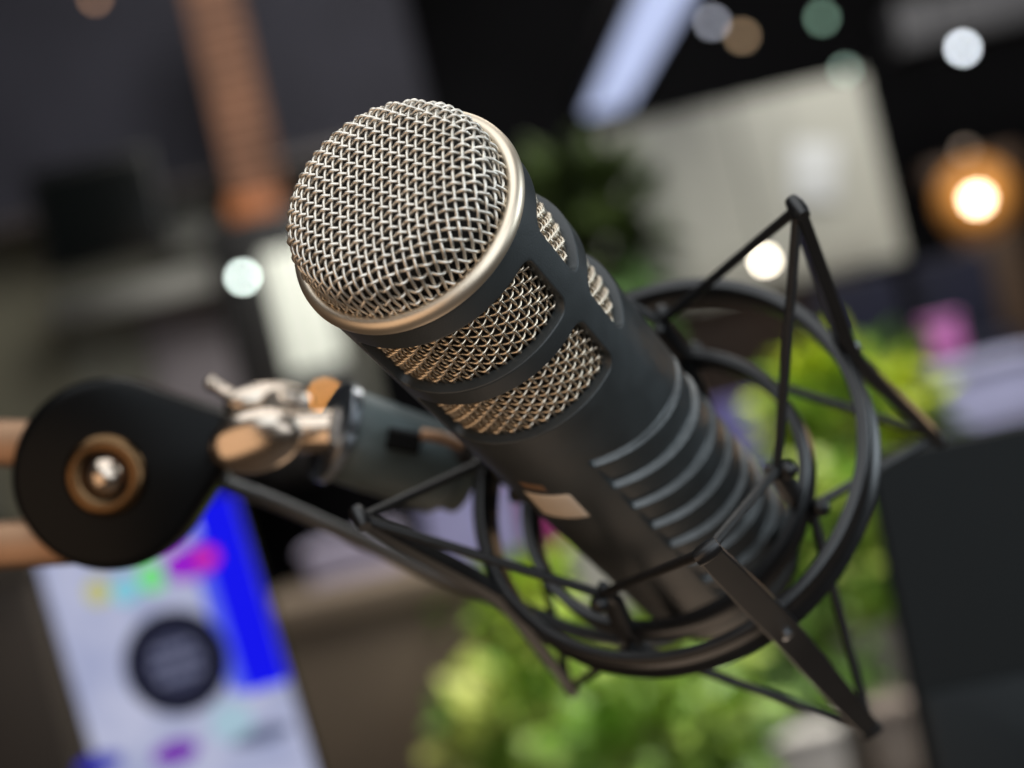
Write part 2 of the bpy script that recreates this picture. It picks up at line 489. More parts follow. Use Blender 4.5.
def cord_loop(tips, hooks, order, zs_):
    c = MB(); seq = []
    for k in range(4): seq += [tips[k], hooks[order[k]]]
    for i in range(8):
        a, d = seq[i], seq[(i + 1) % 8]
        s = np.linspace(0, 1, 9)[:, None]
        c.tube(a + (d - a) * s, 0.00125, 12)
    return c
cord_loop(tipF, hF, (1, 2, 3, 0), -1).build('elastic_cord', M['cord'], mount)
cord_loop(tipB, hB, (1, 2, 3, 0), 1).build('elastic_cord', M['cord'], mount)

# ================================================================== BOOM ARM
arm_d = 0.500
ac = cframe(115, 473, arm_d)
boom = empty('boom_arm', frame_matrix(ac, np.array([1.0, 0, 0]), np.array([0, 1.0, 0]), np.array([0, 0, 1.0])))
tag(boom, 'black teardrop end of a boom arm with chrome wing nut holding the shock mount', 'boom arm')
def bl(px, py, d): return (cframe(px, py, d) - ac) * 0.001
k_ = arm_d / FPX
# teardrop plate
def teardrop(R, tipx, tipy, tr, n=72):
    pts = []
    d = math.hypot(tipx, tipy); base = math.atan2(tipy, tipx)
    al = math.acos((R - tr) / d)
    for i in range(n + 1):
        a = base + al + (2 * PI - 2 * al) * i / n; pts.append((R * math.cos(a), R * math.sin(a)))
    for i in range(13):
        a = base - al + 2 * al * i / 12; pts.append((tipx + tr * math.cos(a), tipy + tr * math.sin(a)))
    return pts
def plate(mb, R, tx, ty, tr, layers):
    rings = []
    for ins, z in layers:
        rings.append([(x, y, z) for x, y in teardrop(R - ins, tx, ty, tr - ins)])
    V = [p for r in rings for p in r]; n = len(rings[0]); F = []
    for l in range(len(rings) - 1):
        for i in range(n): F.append((l*n+i, l*n+(i+1) % n, (l+1)*n+(i+1) % n, (l+1)*n+i))
    F.append(tuple(range(n))[::-1]); F.append(tuple((len(rings)-1)*n+i for i in range(n)))
    mb.add(V, F)
RR = 95 * k_
tp = bl(212, 440, arm_d)
b = MB(); plate(b, RR, tp[0], tp[1], 0.0088, [(0.0030, -0.011), (0.0012, -0.0104), (0.0003, -0.0092), (0, -0.0075), (0, 0.0065), (0.0004, 0.0080), (0.0016, 0.0092), (0.0034, 0.0096)])
head = b.build('arm_head', M['armblack'], boom, 40)
b = MB(); b.lathe([(0.0062, -0.0112), (0.0070, -0.0128), (0.0086, -0.0133), (0.0104, -0.0128), (0.0112, -0.0118), (0.0114, -0.0105)], 72)
b.build('pivot_ring', M['ringsheen'], head)
b = MB(); b.lathe([(0.0001, -0.0152), (0.0016, -0.0150), (0.0034, -0.0142), (0.0050, -0.0126), (0.0056, -0.0112), (0.0058, -0.0100)], 48)
b.build('pivot_bolt', M['steel'], head)
# parallel tubes leaving the frame on the left
for (y0, y1, nm) in ((437, 434, 0), (548, 562, 1)):
    b = MB(); p0 = bl(95, y0 + (8 if nm == 0 else -9), arm_d); p1 = bl(-900, y1 + (-14 if nm == 0 else 40), arm_d + 0.01)
    s = np.linspace(0, 1, 5)[:, None]
    b.tube(p0 + (p1 - p0) * s, 1, up=(0, 0, 1), flat=(0.0128, 0.0128)); b.build('arm_tube', M['armtube'], boom, 50)
# chrome wing nut, neck, flange and sleeve
ax0 = bl(335, 432, 0.492); ax1 = bl(505, 437, 0.512)
axd = ax1 - ax0; axd /= np.linalg.norm(axd)
def basis_from(zv):
    z = np.array(zv) / np.linalg.norm(zv); x = np.cross([0, 0, 1.0], z); x /= np.linalg.norm(x); return np.stack([x, np.cross(z, x), z], 1)
def place(mb, origin, zdir):
    Bm = basis_from(zdir); mb.v = [tuple(np.asarray(origin) + Bm @ np.asarray(v)) for v in mb.v]
    return mb
sdir = bl(455, 474, 0.506) - ax0; sdir /= np.linalg.norm(sdir)
b = MB(); b.lathe([(0.0001, 0.0), (0.0122, 0.0), (0.0130, 0.0012), (0.0130, 0.012), (0.0128, 0.0126), (0.0128, 0.031), (0.0120, 0.0322), (0.0106, 0.0330), (0.0106, 0.038), (0.0001, 0.038)], 64)
place(b, ax0 + sdir * 0.0018, sdir).build('threaded_sleeve', M['sleeve'], boom, 40)
b = MB(); b.lathe([(0.0001, -0.0018), (0.0134, -0.0018), (0.0143, -0.0011), (0.0143, 0.0013), (0.0134, 0.0019), (0.0001, 0.0019)], 64)
place(b, ax0, sdir).build('flange', M['collar'], boom, 40)
b = MB(); b.tube([bl(228, 434, 0.5), bl(280, 432, 0.495), ax0], [0.0052, 0.0058, 0.0062], 24); b.build('neck', M['steel'], boom)
wn = MB()
def blob(c, ax, bx, r):                                   # flattened wing lobe
    A = np.array(ax) / np.linalg.norm(ax); Bv = np.array(bx) - A * (np.array(bx) @ A); Bv /= np.linalg.norm(Bv)
    Rm = np.stack([A, Bv, np.cross(A, Bv)], 1)
    return Rm
Rm = blob(None, (1, -0.28, -0.12), (0.25, 1, 0.30), 1)
wn.ball(bl(256, 441, 0.482), 0.0132, 32, 20, (1.0, 0.68, 0.34), Rm)
Rm2 = blob(None, (1, -0.05, 0.2), (0.1, 1, 0.1), 1)
wn.ball(bl(268, 403, 0.503), 0.0108, 28, 18, (1.15, 0.55, 0.36), Rm2)
wn.tube([bl(268, 440, 0.490), bl(272, 422, 0.496), bl(274, 402, 0.503)], [0.005, 0.0056, 0.0045], 20)
wn.build('wing_nut', M['steel'], boom, 60)
b = MB(); b.ball(bl(212, 384, 0.503), 0.0022, 14, 10); b.tube([bl(212, 384, 0.503), bl(232, 396, 0.503), bl(256, 402, 0.503)], [0.0016, 0.002, 0.002], 12); b.build('clamp_screw', M['steel'], boom)
b = MB()
p1 = ax0 + sdir * 0.030; p3 = (MC + 1000 * (np.stack([E1, E2, AX], 1) @ mic_pt(130.5, 150, 54, OC)) - ac) * 0.001
b.tube([p1 - sdir * 0.004, p1 + (p3 - p1) * 0.5, p3], [0.0095, 0.0075, 0.0045], 20); b.build('mount_bracket', M['plastic'], boom, 50)
b = MB(); b.tube([bl(421, 434, 0.481), bl(440, 437, 0.481), bl(462, 446, 0.483)], [0.0016, 0.0016, 0.0014], 14); b.build('locking_pin', M['armtube'], boom)

b = MB(); b.tube([bl(388, 437, 0.485), bl(404, 440, 0.485), bl(421, 443, 0.485)], [1, 1, 1], up=(0, 0, 1), flat=(0.0060, 0.008)); b.build('slot_block', M['armblack'], boom)
# ---- cable
cp = [cframe(60, 560, 0.535), cframe(150, 470, 0.530), cframe(245, 491, 0.522), cframe(340, 531, 0.512), cframe(438, 576, 0.503), cframe(510, 603, 0.502),
      cframe(580, 632, 0.505), cframe(660, 640, 0.520), cframe(728, 606, 0.548), MC + AX * 216]
def catmull(P, n=14):
    P = [np.asarray(p, float) for p in P]; P = [2*P[0]-P[1]] + P + [2*P[-1]-P[-2]]; out = []
    for i in range(1, len(P) - 2):
        for k in range(n):
            t = k / n
            out.append(0.5*((2*P[i]) + (-P[i-1]+P[i+1])*t + (2*P[i-1]-5*P[i]+4*P[i+1]-P[i+2])*t*t + (-P[i-1]+3*P[i]-3*P[i+1]+P[i+2])*t**3))
    out.append(P[-2]); return np.array(out)
cpts = catmull(cp)
co = cframe(245, 491, 0.522)
cab = MB(); cab.tube((cpts - co) * 0.001, 0.0023, 14)
cb = cab.build('audio_cable', M['cable']); cb.matrix_world = frame_matrix(co, np.array([1.0, 0, 0]), np.array([0, 1.0, 0]), np.array([0, 0, 1.0]))
tag(cb, 'black audio cable running from below the boom arm to the tail of the microphone', 'cable')

# ================================================================== BACKGROUND
def px2m(w, d): return w * d / FPX
def put(o, mtx, parent):
    if parent is not None:
        o.parent = parent
        o.matrix_basis = parent.matrix_basis.inverted() @ mtx
    else: o.matrix_world = mtx
    return o
def bgbox(name, px, py, d, w, h, dep, m, parent=None, bev=0.012, rotz=0, tilt=0, seg=2):
    """upright box whose centre is seen at px,py; w,h in picture pixels, dep in metres"""
    W, H = px2m(w, d), px2m(h, d)
    o = bobj(name, box_bm(W, dep, H, min(bev, W * 0.2, H * 0.2, dep * 0.4), seg), m, None)
    return put(o, Matrix.Translation(ray(px, py, d)) @ Matrix.Rotation(rotz, 4, 'Z') @ Matrix.Rotation(tilt, 4, 'Y'), parent)
def root_at(name, px, py, d): return empty(name, mtx=Matrix.Translation(ray(px, py, d)))
def bgm(name, col, rough=0.7, **k): return mat(name, col, rough, **k)
def glow(name, col, s): return mat(name, tuple(min(1, c * 0.5) for c in col), 0.5, emit=col, estr=s)
GY = 1.0 / math.cos(ROLL)

# ---- the room
structure(bobj('floor', box_bm(10, 11, 0.04, 0, 1, (0, 3.0, -0.02)), bgm('floor_brown', (0.10, 0.075, 0.055), 0.5, noise=0.2, nscale=2)))
structure(bobj('back_wall', box_bm(10, 0.1, 4.2, 0, 1, (0, 6.8, 2.1)), bgm('dark_wall', (0.005, 0.005, 0.0058), 0.95, noise=0.4, nscale=1.2, spec=0.1)))

# ---- roller shutter, upper left
d = 5.6
sh = root_at('roller_shutter', 130, 30, d); tag(sh, 'grey roller shutter of narrow slats at the upper left', 'shutter')
sm = bgm('shutter_grey', (0.042, 0.042, 0.058), 0.6, noise=0.15, nscale=3)
b = MB(); W = px2m(545, d); n = 34; H = px2m(330, d)
for i in range(n):
    z0 = -H / 2 + H * i / n; dz = H / n; Vv = []
    for j in range(7):
        t = j / 6; y = -0.014 * math.sin(PI * t) + 0.004
        Vv += [(-W / 2, y, z0 + dz * t), (W / 2, y, z0 + dz * t)]
    b.add(Vv, [(2*j, 2*j+1, 2*j+3, 2*j+2) for j in range(6)])
b.build('slat_curtain', sm, sh, 60)
bgbox('head_box', 100, -120, d, 660, 60, 0.16, bgm('shutter_box', (0.05, 0.05, 0.06), 0.5), sh)
bgbox('bottom_rail', 165, 190, d - 0.02, 545, 14, 0.05, bgm('shutter_rail', (0.06, 0.05, 0.05), 0.5), sh)
# ---- orange slatted post
d = 5.2
po = root_at('slatted_post', 236, 95, d); tag(po, 'tall orange timber post of short slats before the grey shutter', 'post')
om = bgm('orange_timber', (0.235, 0.105, 0.055), 0.55, noise=0.25, nscale=6)
b = MB(); W, H = px2m(50, d), px2m(262, d); n = 17
for i in range(n):
    z0 = -H / 2 + H * i / n; dz = H / n
    b.add([(x, y, z0 + q * dz) for q in (0.08, 0.92) for x, y in ((-W/2, -.03), (W/2, -.03), (W/2, .03), (-W/2, .03))],
          [(0, 1, 5, 4), (1, 2, 6, 5), (2, 3, 7, 6), (3, 0, 4, 7), (4, 5, 6, 7), (3, 2, 1, 0)])
b.build('slats', om, po, 30)
bgbox('core', 236, 95, d + 0.03, 36, 262, 0.03, bgm('post_core', (0.20, 0.07, 0.03), 0.6), po)
bgbox('foot', 257, 212, d - 0.02, 54, 34, 0.10, bgm('orange_foot', (0.50, 0.165, 0.05), 0.5), po)
# ---- olive wall panel with a shelf
d = 5.9
wp = root_at('wall_panel', 120, 330, d); tag(wp, 'olive grey wall panel at the left behind the boom arm', 'panel')
bgbox('board', 95, 330, d, 520, 330, 0.05, bgm('olive_board', (0.25, 0.25, 0.205), 0.7, noise=0.25, nscale=2.5), wp)
bgbox('pilaster', 12, 320, d - 0.06, 95, 440, 0.05, bgm('olive_trim', (0.20, 0.19, 0.135), 0.7, noise=0.15, nscale=2), wp)
bgbox('recess_board', 190, 350, d - 0.05, 80, 150, 0.03, bgm('mauve_board', (0.30, 0.27, 0.29), 0.7, noise=0.15, nscale=3), wp)
bgbox('shelf_board', 160, 292, d - 0.2, 210, 26, 0.22, bgm('pale_shelf', (0.50, 0.50, 0.46), 0.6), wp)
bgbox('pale_strip', 182, 205, d - 0.1, 62, 90, 0.06, bgm('pale_strip', (0.38, 0.38, 0.345), 0.6), wp)
d = 5.2
sp = root_at('wall_screen', 100, 212, d); tag(sp, 'black square wall screen, switched off, left of the orange post', 'screen')
bgbox('casing', 100, 212, d, 128, 104, 0.06, bgm('screen_case', (0.006, 0.006, 0.006), 0.4), sp)
bgbox('glass', 100, 212, d - 0.033, 116, 92, 0.004, bgm('screen_glass', (0.004, 0.005, 0.005), 0.25, spec=0.2), sp, 0.001)
d = 4.6
ca = root_at('dark_cabinet', 300, 380, d); tag(ca, 'black tall cabinet behind the white banner, left of the microphone head', 'cabinet')
bgbox('carcass', 292, 345, d + .12, 110, 260, 0.2, bgm('black_cab', (0.010, 0.010, 0.011), 0.5), ca)
bgbox('door', 292, 345, d, 98, 240, 0.02, bgm('black_door', (0.013, 0.012, 0.012), 0.45), ca)
d = 4.0
wb = root_at('banner', 305, 310, d); tag(wb, 'narrow greenish white upright banner left of the microphone head', 'banner')
bgbox('sheet', 303, 308, d, 56, 122, 0.02, mat('banner_glow_white', (0.85, 0.87, 0.78), 0.7, emit=(0.80, 0.86, 0.70), estr=0.28), wb, 0.002)  # glow added to lift the sheet's brightness
bgbox('foot', 322, 384, d, 60, 10, 0.10, bgm('banner_foot', (0.1, 0.1, 0.1), 0.4), wb)

# ---- white board, right
d = 4.4
bd = root_at('projection_board', 752, 195, d); tag(bd, 'large pale cream board, tilted in view, behind the shock mount', 'board')
bgbox('sheet', 752, 195, d, 268, 190, 0.02, bgm('board_cream', (0.40, 0.40, 0.35), 0.7, noise=0.05, nscale=2), bd, 0.004)
bgbox('side_strip', 800, 182, d - 0.014, 6, 188, 0.004, bgm('board_seam', (0.35, 0.35, 0.31), 0.7), bd, 0.001)
bgbox('bright_patch', 815, 172, d - 0.02, 46, 60, 0.004, bgm('board_glare', (0.60, 0.62, 0.62), 0.5), bd, 0.001, 0, 0.25)  # bright reflection on the board, put in as a paler plate
bgbox('lower_band', 745, 270, d - 0.016, 262, 34, 0.004, bgm('board_band', (0.33, 0.325, 0.28), 0.7), bd, 0.001)
bgbox('left_leaf', 640, 235, d - 0.03, 80, 150, 0.02, bgm('board_grey', (0.27, 0.28, 0.24), 0.7, noise=0.05, nscale=2), bd, 0.004)
d = 4.9
lc = root_at('low_cabinet', 770, 330, d); tag(lc, 'dark brown low cabinet under the cream board', 'cabinet')
bgbox('carcass', 735, 345, d, 250, 130, 0.3, bgm('brown_cab', (0.10, 0.070, 0.055), 0.6, noise=0.2, nscale=3), lc)
bgbox('top', 735, 284, d - 0.02, 258, 12, 0.34, bgm('brown_top', (0.16, 0.11, 0.085), 0.5), lc)

# ---- ceiling strip light, running away overhead
lm = glow('cool_tube', (0.56, 0.64, 0.93), 0.95)
lt = empty('ceiling_light', mtx=Matrix.Translation((0.5325, 4.73, 2.05))); tag(lt, 'long cool white ceiling light running away above the microphone', 'ceiling light')
bobj('housing', box_bm(0.23, 2.2, 0.05, 0.008, 2, (0, 0, 0.02)), bgm('light_housing', (0.04, 0.04, 0.045), 0.5), lt)
b = MB(); 
for i in range(22):
    y = -1.08 + i * 0.098
    b.add([(x, y + q, z) for q in (0, 0.066) for x, z in ((-.072, -.006), (.072, -.006), (.064, -.018), (-.064, -.018))],
          [(0, 1, 5, 4), (1, 2, 6, 5), (2, 3, 7, 6), (3, 0, 4, 7), (4, 5, 6, 7), (3, 2, 1, 0)])
b.build('diffuser', lm, lt, 30)
lt.rotation_euler = (0, 0, R_(1.75))

# ---- lamps: bulb, cap and cord, each a point of light far away
def lamp(px, py, d, r, col, s, label, shade=None, glob=None, name='hanging_lamp', cat='lamp', group=None):
    t = root_at(name, px, py, d); tag(t, label, cat, group)
    r *= 0.62; s *= 1.55
    b = MB(); b.ball((0, 0, 0), r, 20, 14); b.build('bulb', glow('bulb_' + str(px), col, s), t, 180)
    c = MB(); c.lathe([(0.0005, r * 2.1), (r * 0.55, r * 2.0), (r * 0.62, r * 0.8), (r * 0.4, r * 0.72)], 20)
    c.build('socket', M['armblack'], t)
    if glob:
        gr, gc, gs_ = glob
        at = lambda q: tuple(ray(px, py, d + q) - ray(px, py, d))
        g = MB(); g.ball(at(gr * 1.3), gr, 28, 18); g.build('globe', glow('globe_' + str(px), gc, gs_), t, 180)
        g = MB(); g.ball(at(gr * 4.4), gr * 1.6, 28, 18); g.build('halo_ball', glow('halo_ball_' + str(px), gc, gs_ * 0.22), t, 180)  # added glowing ball, imitates the lamp's wide halo
    k = MB(); k.tube([(0, 0, r * 2.05), (0, 0, r * 2.05 + 0.25), (0, 0, r * 2.05 + 0.5)], 0.003, 8); k.build('flex', M['armblack'], t)
    if shade:
        sc_, ss, sr = shade
        q = MB(); q.lathe([(sr * 0.45, sr * 0.9), (sr * 0.8, sr * 0.4), (sr, -sr * 0.5), (sr * 0.97, -sr * 0.5), (sr * 0.77, sr * 0.4), (sr * 0.42, sr * 0.9)], 40, True)
        q.build('lamp_shade', glow('shade_' + str(px), sc_, ss), t)
    return t
lamp(977, 199, 4.3, 0.034, (1.0, 0.80, 0.52), 9, 'bright warm globe lamp with an orange glow at the right edge', None, (0.066, (0.95, 0.40, 0.09), 0.42))
lamp(765, 260, 4.2, 0.016, (1.0, 0.90, 0.74), 16, 'small warm white bulb before the cream board beside the cord of the mount')
lamp(963, 48, 5.0, 0.020, (0.85, 0.92, 1.0), 10, 'cool white bulb at the upper right corner')
lamp(243, 277, 4.4, 0.017, (0.86, 1.0, 0.93), 13, 'cool greenish white bulb left of the microphone head')
lamp(325, 396, 3.6, 0.014, (1.0, 0.42, 0.10), 7, 'small orange bulb behind the steel flange of the boom arm')
lamp(845, 70, 5.0, 0.018, (0.42, 0.62, 0.52), 2.2, 'faint teal bulb above the cream board, higher right')
lamp(822, 18, 5.2, 0.020, (0.40, 0.66, 0.50), 2.2, 'faint green bulb at the top edge above the cream board')
lamp(742, 36, 5.2, 0.020, (0.95, 0.66, 0.40), 1.6, 'dim amber bulb right of the long ceiling light')
lamp(712, 22, 5.2, 0.020, (0.75, 0.78, 0.92), 2.6, 'dim grey white bulb right next to the long ceiling light')
lamp(965, 150, 5.2, 0.018, (0.9, 0.7, 0.55), 1.2, 'very faint bulb above the bright warm globe lamp')
lamp(666, 283, 4.6, 0.017, (0.9, 0.58, 0.42), 2.2, 'dim peach bulb low behind the top of the outer ring')
lamp(95, -2, 5.0, 0.018, (0.9, 0.5, 0.3), 1.6, 'dim orange bulb at the top edge before the grey shutter')
d = 5.1
lp = root_at('lamp_column', 1000, 260, d); tag(lp, 'brown timber column under the bright warm globe lamp', 'column')
bgbox('shaft', 1000, 300, d, 62, 250, 0.12, bgm('brown_col', (0.07, 0.040, 0.022), 0.6, noise=0.2, nscale=4), lp)
bgbox('capital', 968, 170, d, 92, 24, 0.16, bgm('brown_cap', (0.08, 0.045, 0.025), 0.6), lp)
d = 5.6
bm_ = root_at('ceiling_beam', 950, 20, d); tag(bm_, 'grey ceiling beam crossing the upper right corner', 'beam')
bgbox('beam_body', 985, 10, d, 190, 44, 0.2, bgm('beam_grey', (0.10, 0.10, 0.11), 0.6), bm_)
bgbox('flange', 985, 32, d - 0.02, 196, 8, 0.26, bgm('beam_lip', (0.05, 0.05, 0.055), 0.6), bm_)

# ---- navy chairs, pink lamp, lilac boxes
def chair(px, py, d, w, h, m, label):
    t = root_at('lounge_chair', px, py, d); tag(t, label, 'chair', 'navy chairs beyond the plants')
    bgbox('backrest', px, py, d, w, h, 0.08, m, t, 0.03)
    bgbox('seat', px + h * 0.12, py + h * 0.55, d - 0.14, w, h * 0.22, 0.34, m, t, 0.03)
    for sx in (-0.42, 0.42):
        bgbox('leg', px + w * sx + h * .25, py + h * 1.0, d - 0.14, w * 0.06, h * 0.7, 0.02, M['armblack'], t, 0.002)
navy = bgm('navy_cloth', (0.004, 0.005, 0.017), 0.95, noise=0.3, nscale=6)
violet = bgm('violet_cloth', (0.085, 0.075, 0.22), 0.9, noise=0.3, nscale=6)
chair(860, 325, 4.0, 90, 95, navy, 'dark navy chair back under the right corner of the cream board')
chair(955, 300, 4.2, 80, 90, navy, 'dark navy chair back under the warm globe lamp')
chair(735, 440, 3.6, 90, 80, violet, 'violet blue chair back seen through the right of the mount rings')
def small_box(name, px, py, d, w, h, dep, col, lid, label, cat):
    t = root_at(name, px, py, d); tag(t, label, cat)
    bgbox('body', px, py, d, w, h, dep, bgm(name + '_c', col, 0.7, noise=0.12, nscale=5), t, 0.01)
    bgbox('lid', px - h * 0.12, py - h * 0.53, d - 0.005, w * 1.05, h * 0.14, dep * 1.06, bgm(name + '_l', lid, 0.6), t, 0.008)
    return t
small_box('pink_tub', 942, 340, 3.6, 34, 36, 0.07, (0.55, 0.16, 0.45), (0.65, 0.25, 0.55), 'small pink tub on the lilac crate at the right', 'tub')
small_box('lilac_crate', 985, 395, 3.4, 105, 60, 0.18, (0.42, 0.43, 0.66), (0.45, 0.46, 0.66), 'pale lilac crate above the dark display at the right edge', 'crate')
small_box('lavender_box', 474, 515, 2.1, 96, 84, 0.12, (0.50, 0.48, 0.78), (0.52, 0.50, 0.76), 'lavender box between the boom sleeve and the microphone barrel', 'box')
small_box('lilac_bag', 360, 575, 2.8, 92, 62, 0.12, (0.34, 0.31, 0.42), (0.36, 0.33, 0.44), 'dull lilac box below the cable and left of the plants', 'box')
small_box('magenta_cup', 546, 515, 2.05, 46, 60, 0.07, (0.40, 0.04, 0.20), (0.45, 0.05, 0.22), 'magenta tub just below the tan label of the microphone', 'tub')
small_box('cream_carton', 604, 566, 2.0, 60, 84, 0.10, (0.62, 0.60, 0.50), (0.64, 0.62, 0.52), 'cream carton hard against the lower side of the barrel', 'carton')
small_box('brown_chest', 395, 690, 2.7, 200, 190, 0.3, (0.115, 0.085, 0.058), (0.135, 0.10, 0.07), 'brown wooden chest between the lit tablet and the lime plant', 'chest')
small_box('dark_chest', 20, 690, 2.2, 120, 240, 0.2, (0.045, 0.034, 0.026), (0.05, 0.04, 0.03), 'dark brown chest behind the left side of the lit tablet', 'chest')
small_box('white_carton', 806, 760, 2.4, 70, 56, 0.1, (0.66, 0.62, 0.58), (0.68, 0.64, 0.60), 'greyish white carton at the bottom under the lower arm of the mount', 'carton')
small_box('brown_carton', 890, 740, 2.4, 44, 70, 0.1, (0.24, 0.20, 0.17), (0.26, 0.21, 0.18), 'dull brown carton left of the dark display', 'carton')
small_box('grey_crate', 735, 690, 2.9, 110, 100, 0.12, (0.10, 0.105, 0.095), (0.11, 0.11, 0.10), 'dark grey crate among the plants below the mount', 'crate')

# ---- plants
def leaf_mesh(mb, c, L, wd, R):
    n = 5
    V = []; 
    for i in range(n + 1):
        t = i / n; w = wd * math.sin(PI * min(1, t * 0.96 + 0.02)) ** 0.8; z = -0.35 * L * t * t
        for s in (-1, 0, 1): V.append(c + R @ Vector((s * w, t * L, z + (0.12 * wd if s == 0 else 0.3 * wd * abs(s)))))
    F = []
    for i in range(n):
        for s in (0, 1): F.append((i*3+s, i*3+s+1, i*3+s+4, i*3+s+3))
    mb.add(V, F)
def plant(px, py, d, rx, ry, n, L, cols, label, seed, pot=True, drop=1.0):
    rd = random.Random(seed)
    t = root_at('potted_plant', px, py, d); tag(t, label, 'plant')
    X, H = px2m(rx, d), px2m(ry, d)
    for ci, (nm, c1, c2, share) in enumerate(cols):
        mb = MB()
        for i in range(int(n * share)):
            while True:
                p = Vector((rd.uniform(-1, 1), rd.uniform(-1, 1), rd.uniform(-1, 1)))
                if p.length < 1 and (p.length > 0.35): break
            lump = math.sin(p.x * 4.1 + seed) * math.sin(p.z * 3.7 + seed * 2) + 0.2 * math.sin(p.y * 5)
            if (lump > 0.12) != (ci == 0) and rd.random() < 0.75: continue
            q = Vector((p.x * X, p.y * X * 0.7, p.z * H))
            out = Vector((p.x, p.y, p.z * 0.5 + 0.35)).normalized()
            R = out.to_track_quat('Y', 'Z').to_matrix() @ Matrix.Rotation(rd.uniform(-1.2, 1.2), 3, 'Y') @ Matrix.Rotation(rd.uniform(-.7, .7), 3, 'X')
            leaf_mesh(mb, q, L * rd.uniform(.6, 1.2), L * rd.uniform(.18, .30), R)
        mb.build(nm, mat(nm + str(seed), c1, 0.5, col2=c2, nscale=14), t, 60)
    st = MB()
    for i in range(7):
        a = rd.uniform(0, 6.28); st.tube([(0, 0, -H * 1.25), (math.cos(a)*X*.2, math.sin(a)*X*.15, -H * .3), (math.cos(a)*X*.6, math.sin(a)*X*.4, H * .5)], 0.004, 7)
    st.build('stem', bgm('stem%d' % seed, (0.10, 0.13, 0.04), 0.6), t)
    if pot:
        pt = MB(); r = X * 0.5
        pt.lathe([(0.001, -H*1.25 - r*1.5), (r*.7, -H*1.25 - r*1.5), (r, -H*1.22), (r*1.08, -H*1.22), (r*1.08, -H*1.22 + r*.2), (r*.95, -H*1.22 + r*.2), (r*.9, -H*1.25), (0.001, -H*1.25)], 40)
        pt.build('pot', bgm('pot%d' % seed, (0.30, 0.28, 0.25), 0.6), t)
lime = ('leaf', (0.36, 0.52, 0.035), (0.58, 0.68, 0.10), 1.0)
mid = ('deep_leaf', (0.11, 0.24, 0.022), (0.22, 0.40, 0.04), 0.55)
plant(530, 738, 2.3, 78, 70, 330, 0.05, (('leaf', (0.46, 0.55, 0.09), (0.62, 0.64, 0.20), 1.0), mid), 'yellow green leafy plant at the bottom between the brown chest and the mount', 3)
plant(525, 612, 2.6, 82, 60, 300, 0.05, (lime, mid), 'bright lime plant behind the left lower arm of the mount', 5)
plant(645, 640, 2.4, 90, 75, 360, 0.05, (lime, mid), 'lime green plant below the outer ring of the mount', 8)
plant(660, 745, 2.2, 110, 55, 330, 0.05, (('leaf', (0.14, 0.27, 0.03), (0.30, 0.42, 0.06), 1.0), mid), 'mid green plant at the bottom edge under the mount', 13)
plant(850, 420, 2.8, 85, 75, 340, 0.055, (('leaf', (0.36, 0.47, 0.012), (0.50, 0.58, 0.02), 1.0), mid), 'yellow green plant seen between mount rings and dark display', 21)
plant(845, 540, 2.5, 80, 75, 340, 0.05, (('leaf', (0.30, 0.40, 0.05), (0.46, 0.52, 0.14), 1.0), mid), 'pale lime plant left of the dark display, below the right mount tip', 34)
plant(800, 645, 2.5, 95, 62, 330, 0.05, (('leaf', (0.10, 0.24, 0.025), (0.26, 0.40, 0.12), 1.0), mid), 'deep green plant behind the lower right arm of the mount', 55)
plant(592, 235, 4.0, 60, 80, 300, 0.09, (('leaf', (0.030, 0.050, 0.010), (0.05, 0.08, 0.012), 1.0), ('deep_leaf', (0.014, 0.024, 0.006), (0.03, 0.05, 0.01), 0.6)), 'dark green shrub between the microphone and the cream board', 89)
plant(640, 310, 3.6, 26, 34, 120, 0.05, (('leaf', (0.09, 0.22, 0.05), (0.16, 0.32, 0.08), 1.0),), 'small green plant by the upper edge of the barrel before the brown cabinet', 144)

# ---- tablet showing a poster
d = 1.12
def slab_frame(px, py, d, ang):
    c, s_ = math.cos(R_(ang)), math.sin(R_(ang))
    o = cframe(px, py, d); ex = np.array([c, -s_, 0]); ey = np.array([s_, c, 0])
    return o, ex, ey, frame_matrix(o, ex, ey, np.array([0, 0, 1.0]))
o_, ex, ey, TM = slab_frame(178, 672, d, 16.5)
tb = empty('tablet', TM); tag(tb, 'upright lit tablet showing a poster with a black disc and blue stripe, lower left', 'tablet')
def lo(px, py):
    q = cframe(px, py, d) - o_; return np.array([q @ ex, q @ ey]) * 0.001
def rrect(x0, y0, x1, y1, r, n=6):
    P = []
    for cx, cy, a0 in ((x1-r, y1-r, 0), (x0+r, y1-r, 90), (x0+r, y0+r, 180), (x1-r, y0+r, 270)):
        for i in range(n + 1):
            a = R_(a0 + 90 * i / n); P.append((cx + r*math.cos(a), cy + r*math.sin(a)))
    return P
def extr(name, poly, z0, z1, m, parent, ins=0.0):
    n = len(poly); cx = sum(p[0] for p in poly)/n; cy = sum(p[1] for p in poly)/n
    top = [(x + (cx-x)*ins, y + (cy-y)*ins, z0) for x, y in poly]
    zm = z0 + (z1-z0)*0.25
    V = top + [(x, y, zm) for x, y in poly] + [(x, y, z1) for x, y in poly]
    F = [tuple(range(n))[::-1], tuple(2*n+i for i in range(n))]
    for l in (0, 1):
        for i in range(n): F.append((l*n+i, l*n+(i+1) % n, (l+1)*n+(i+1) % n, (l+1)*n+i))
    bm = bmesh.new(); vs = [bm.verts.new(v) for v in V]
    for f in F: bm.faces.new([vs[i] for i in f])
    return bobj(name, bm, m, parent, 35)
k = d / FPX
hw, hh = 104 * k, 158 * k
extr('casing', rrect(-hw-.0025, -hh-.003, hw+.0025, hh+.003, .006), 0.0, 0.007, M['armblack'], tb, 0.01)
def ell(cx, cy, rx, ry, n=28): return [(cx + rx*math.cos(2*PI*i/n), cy + ry*math.sin(2*PI*i/n)) for i in range(n)]
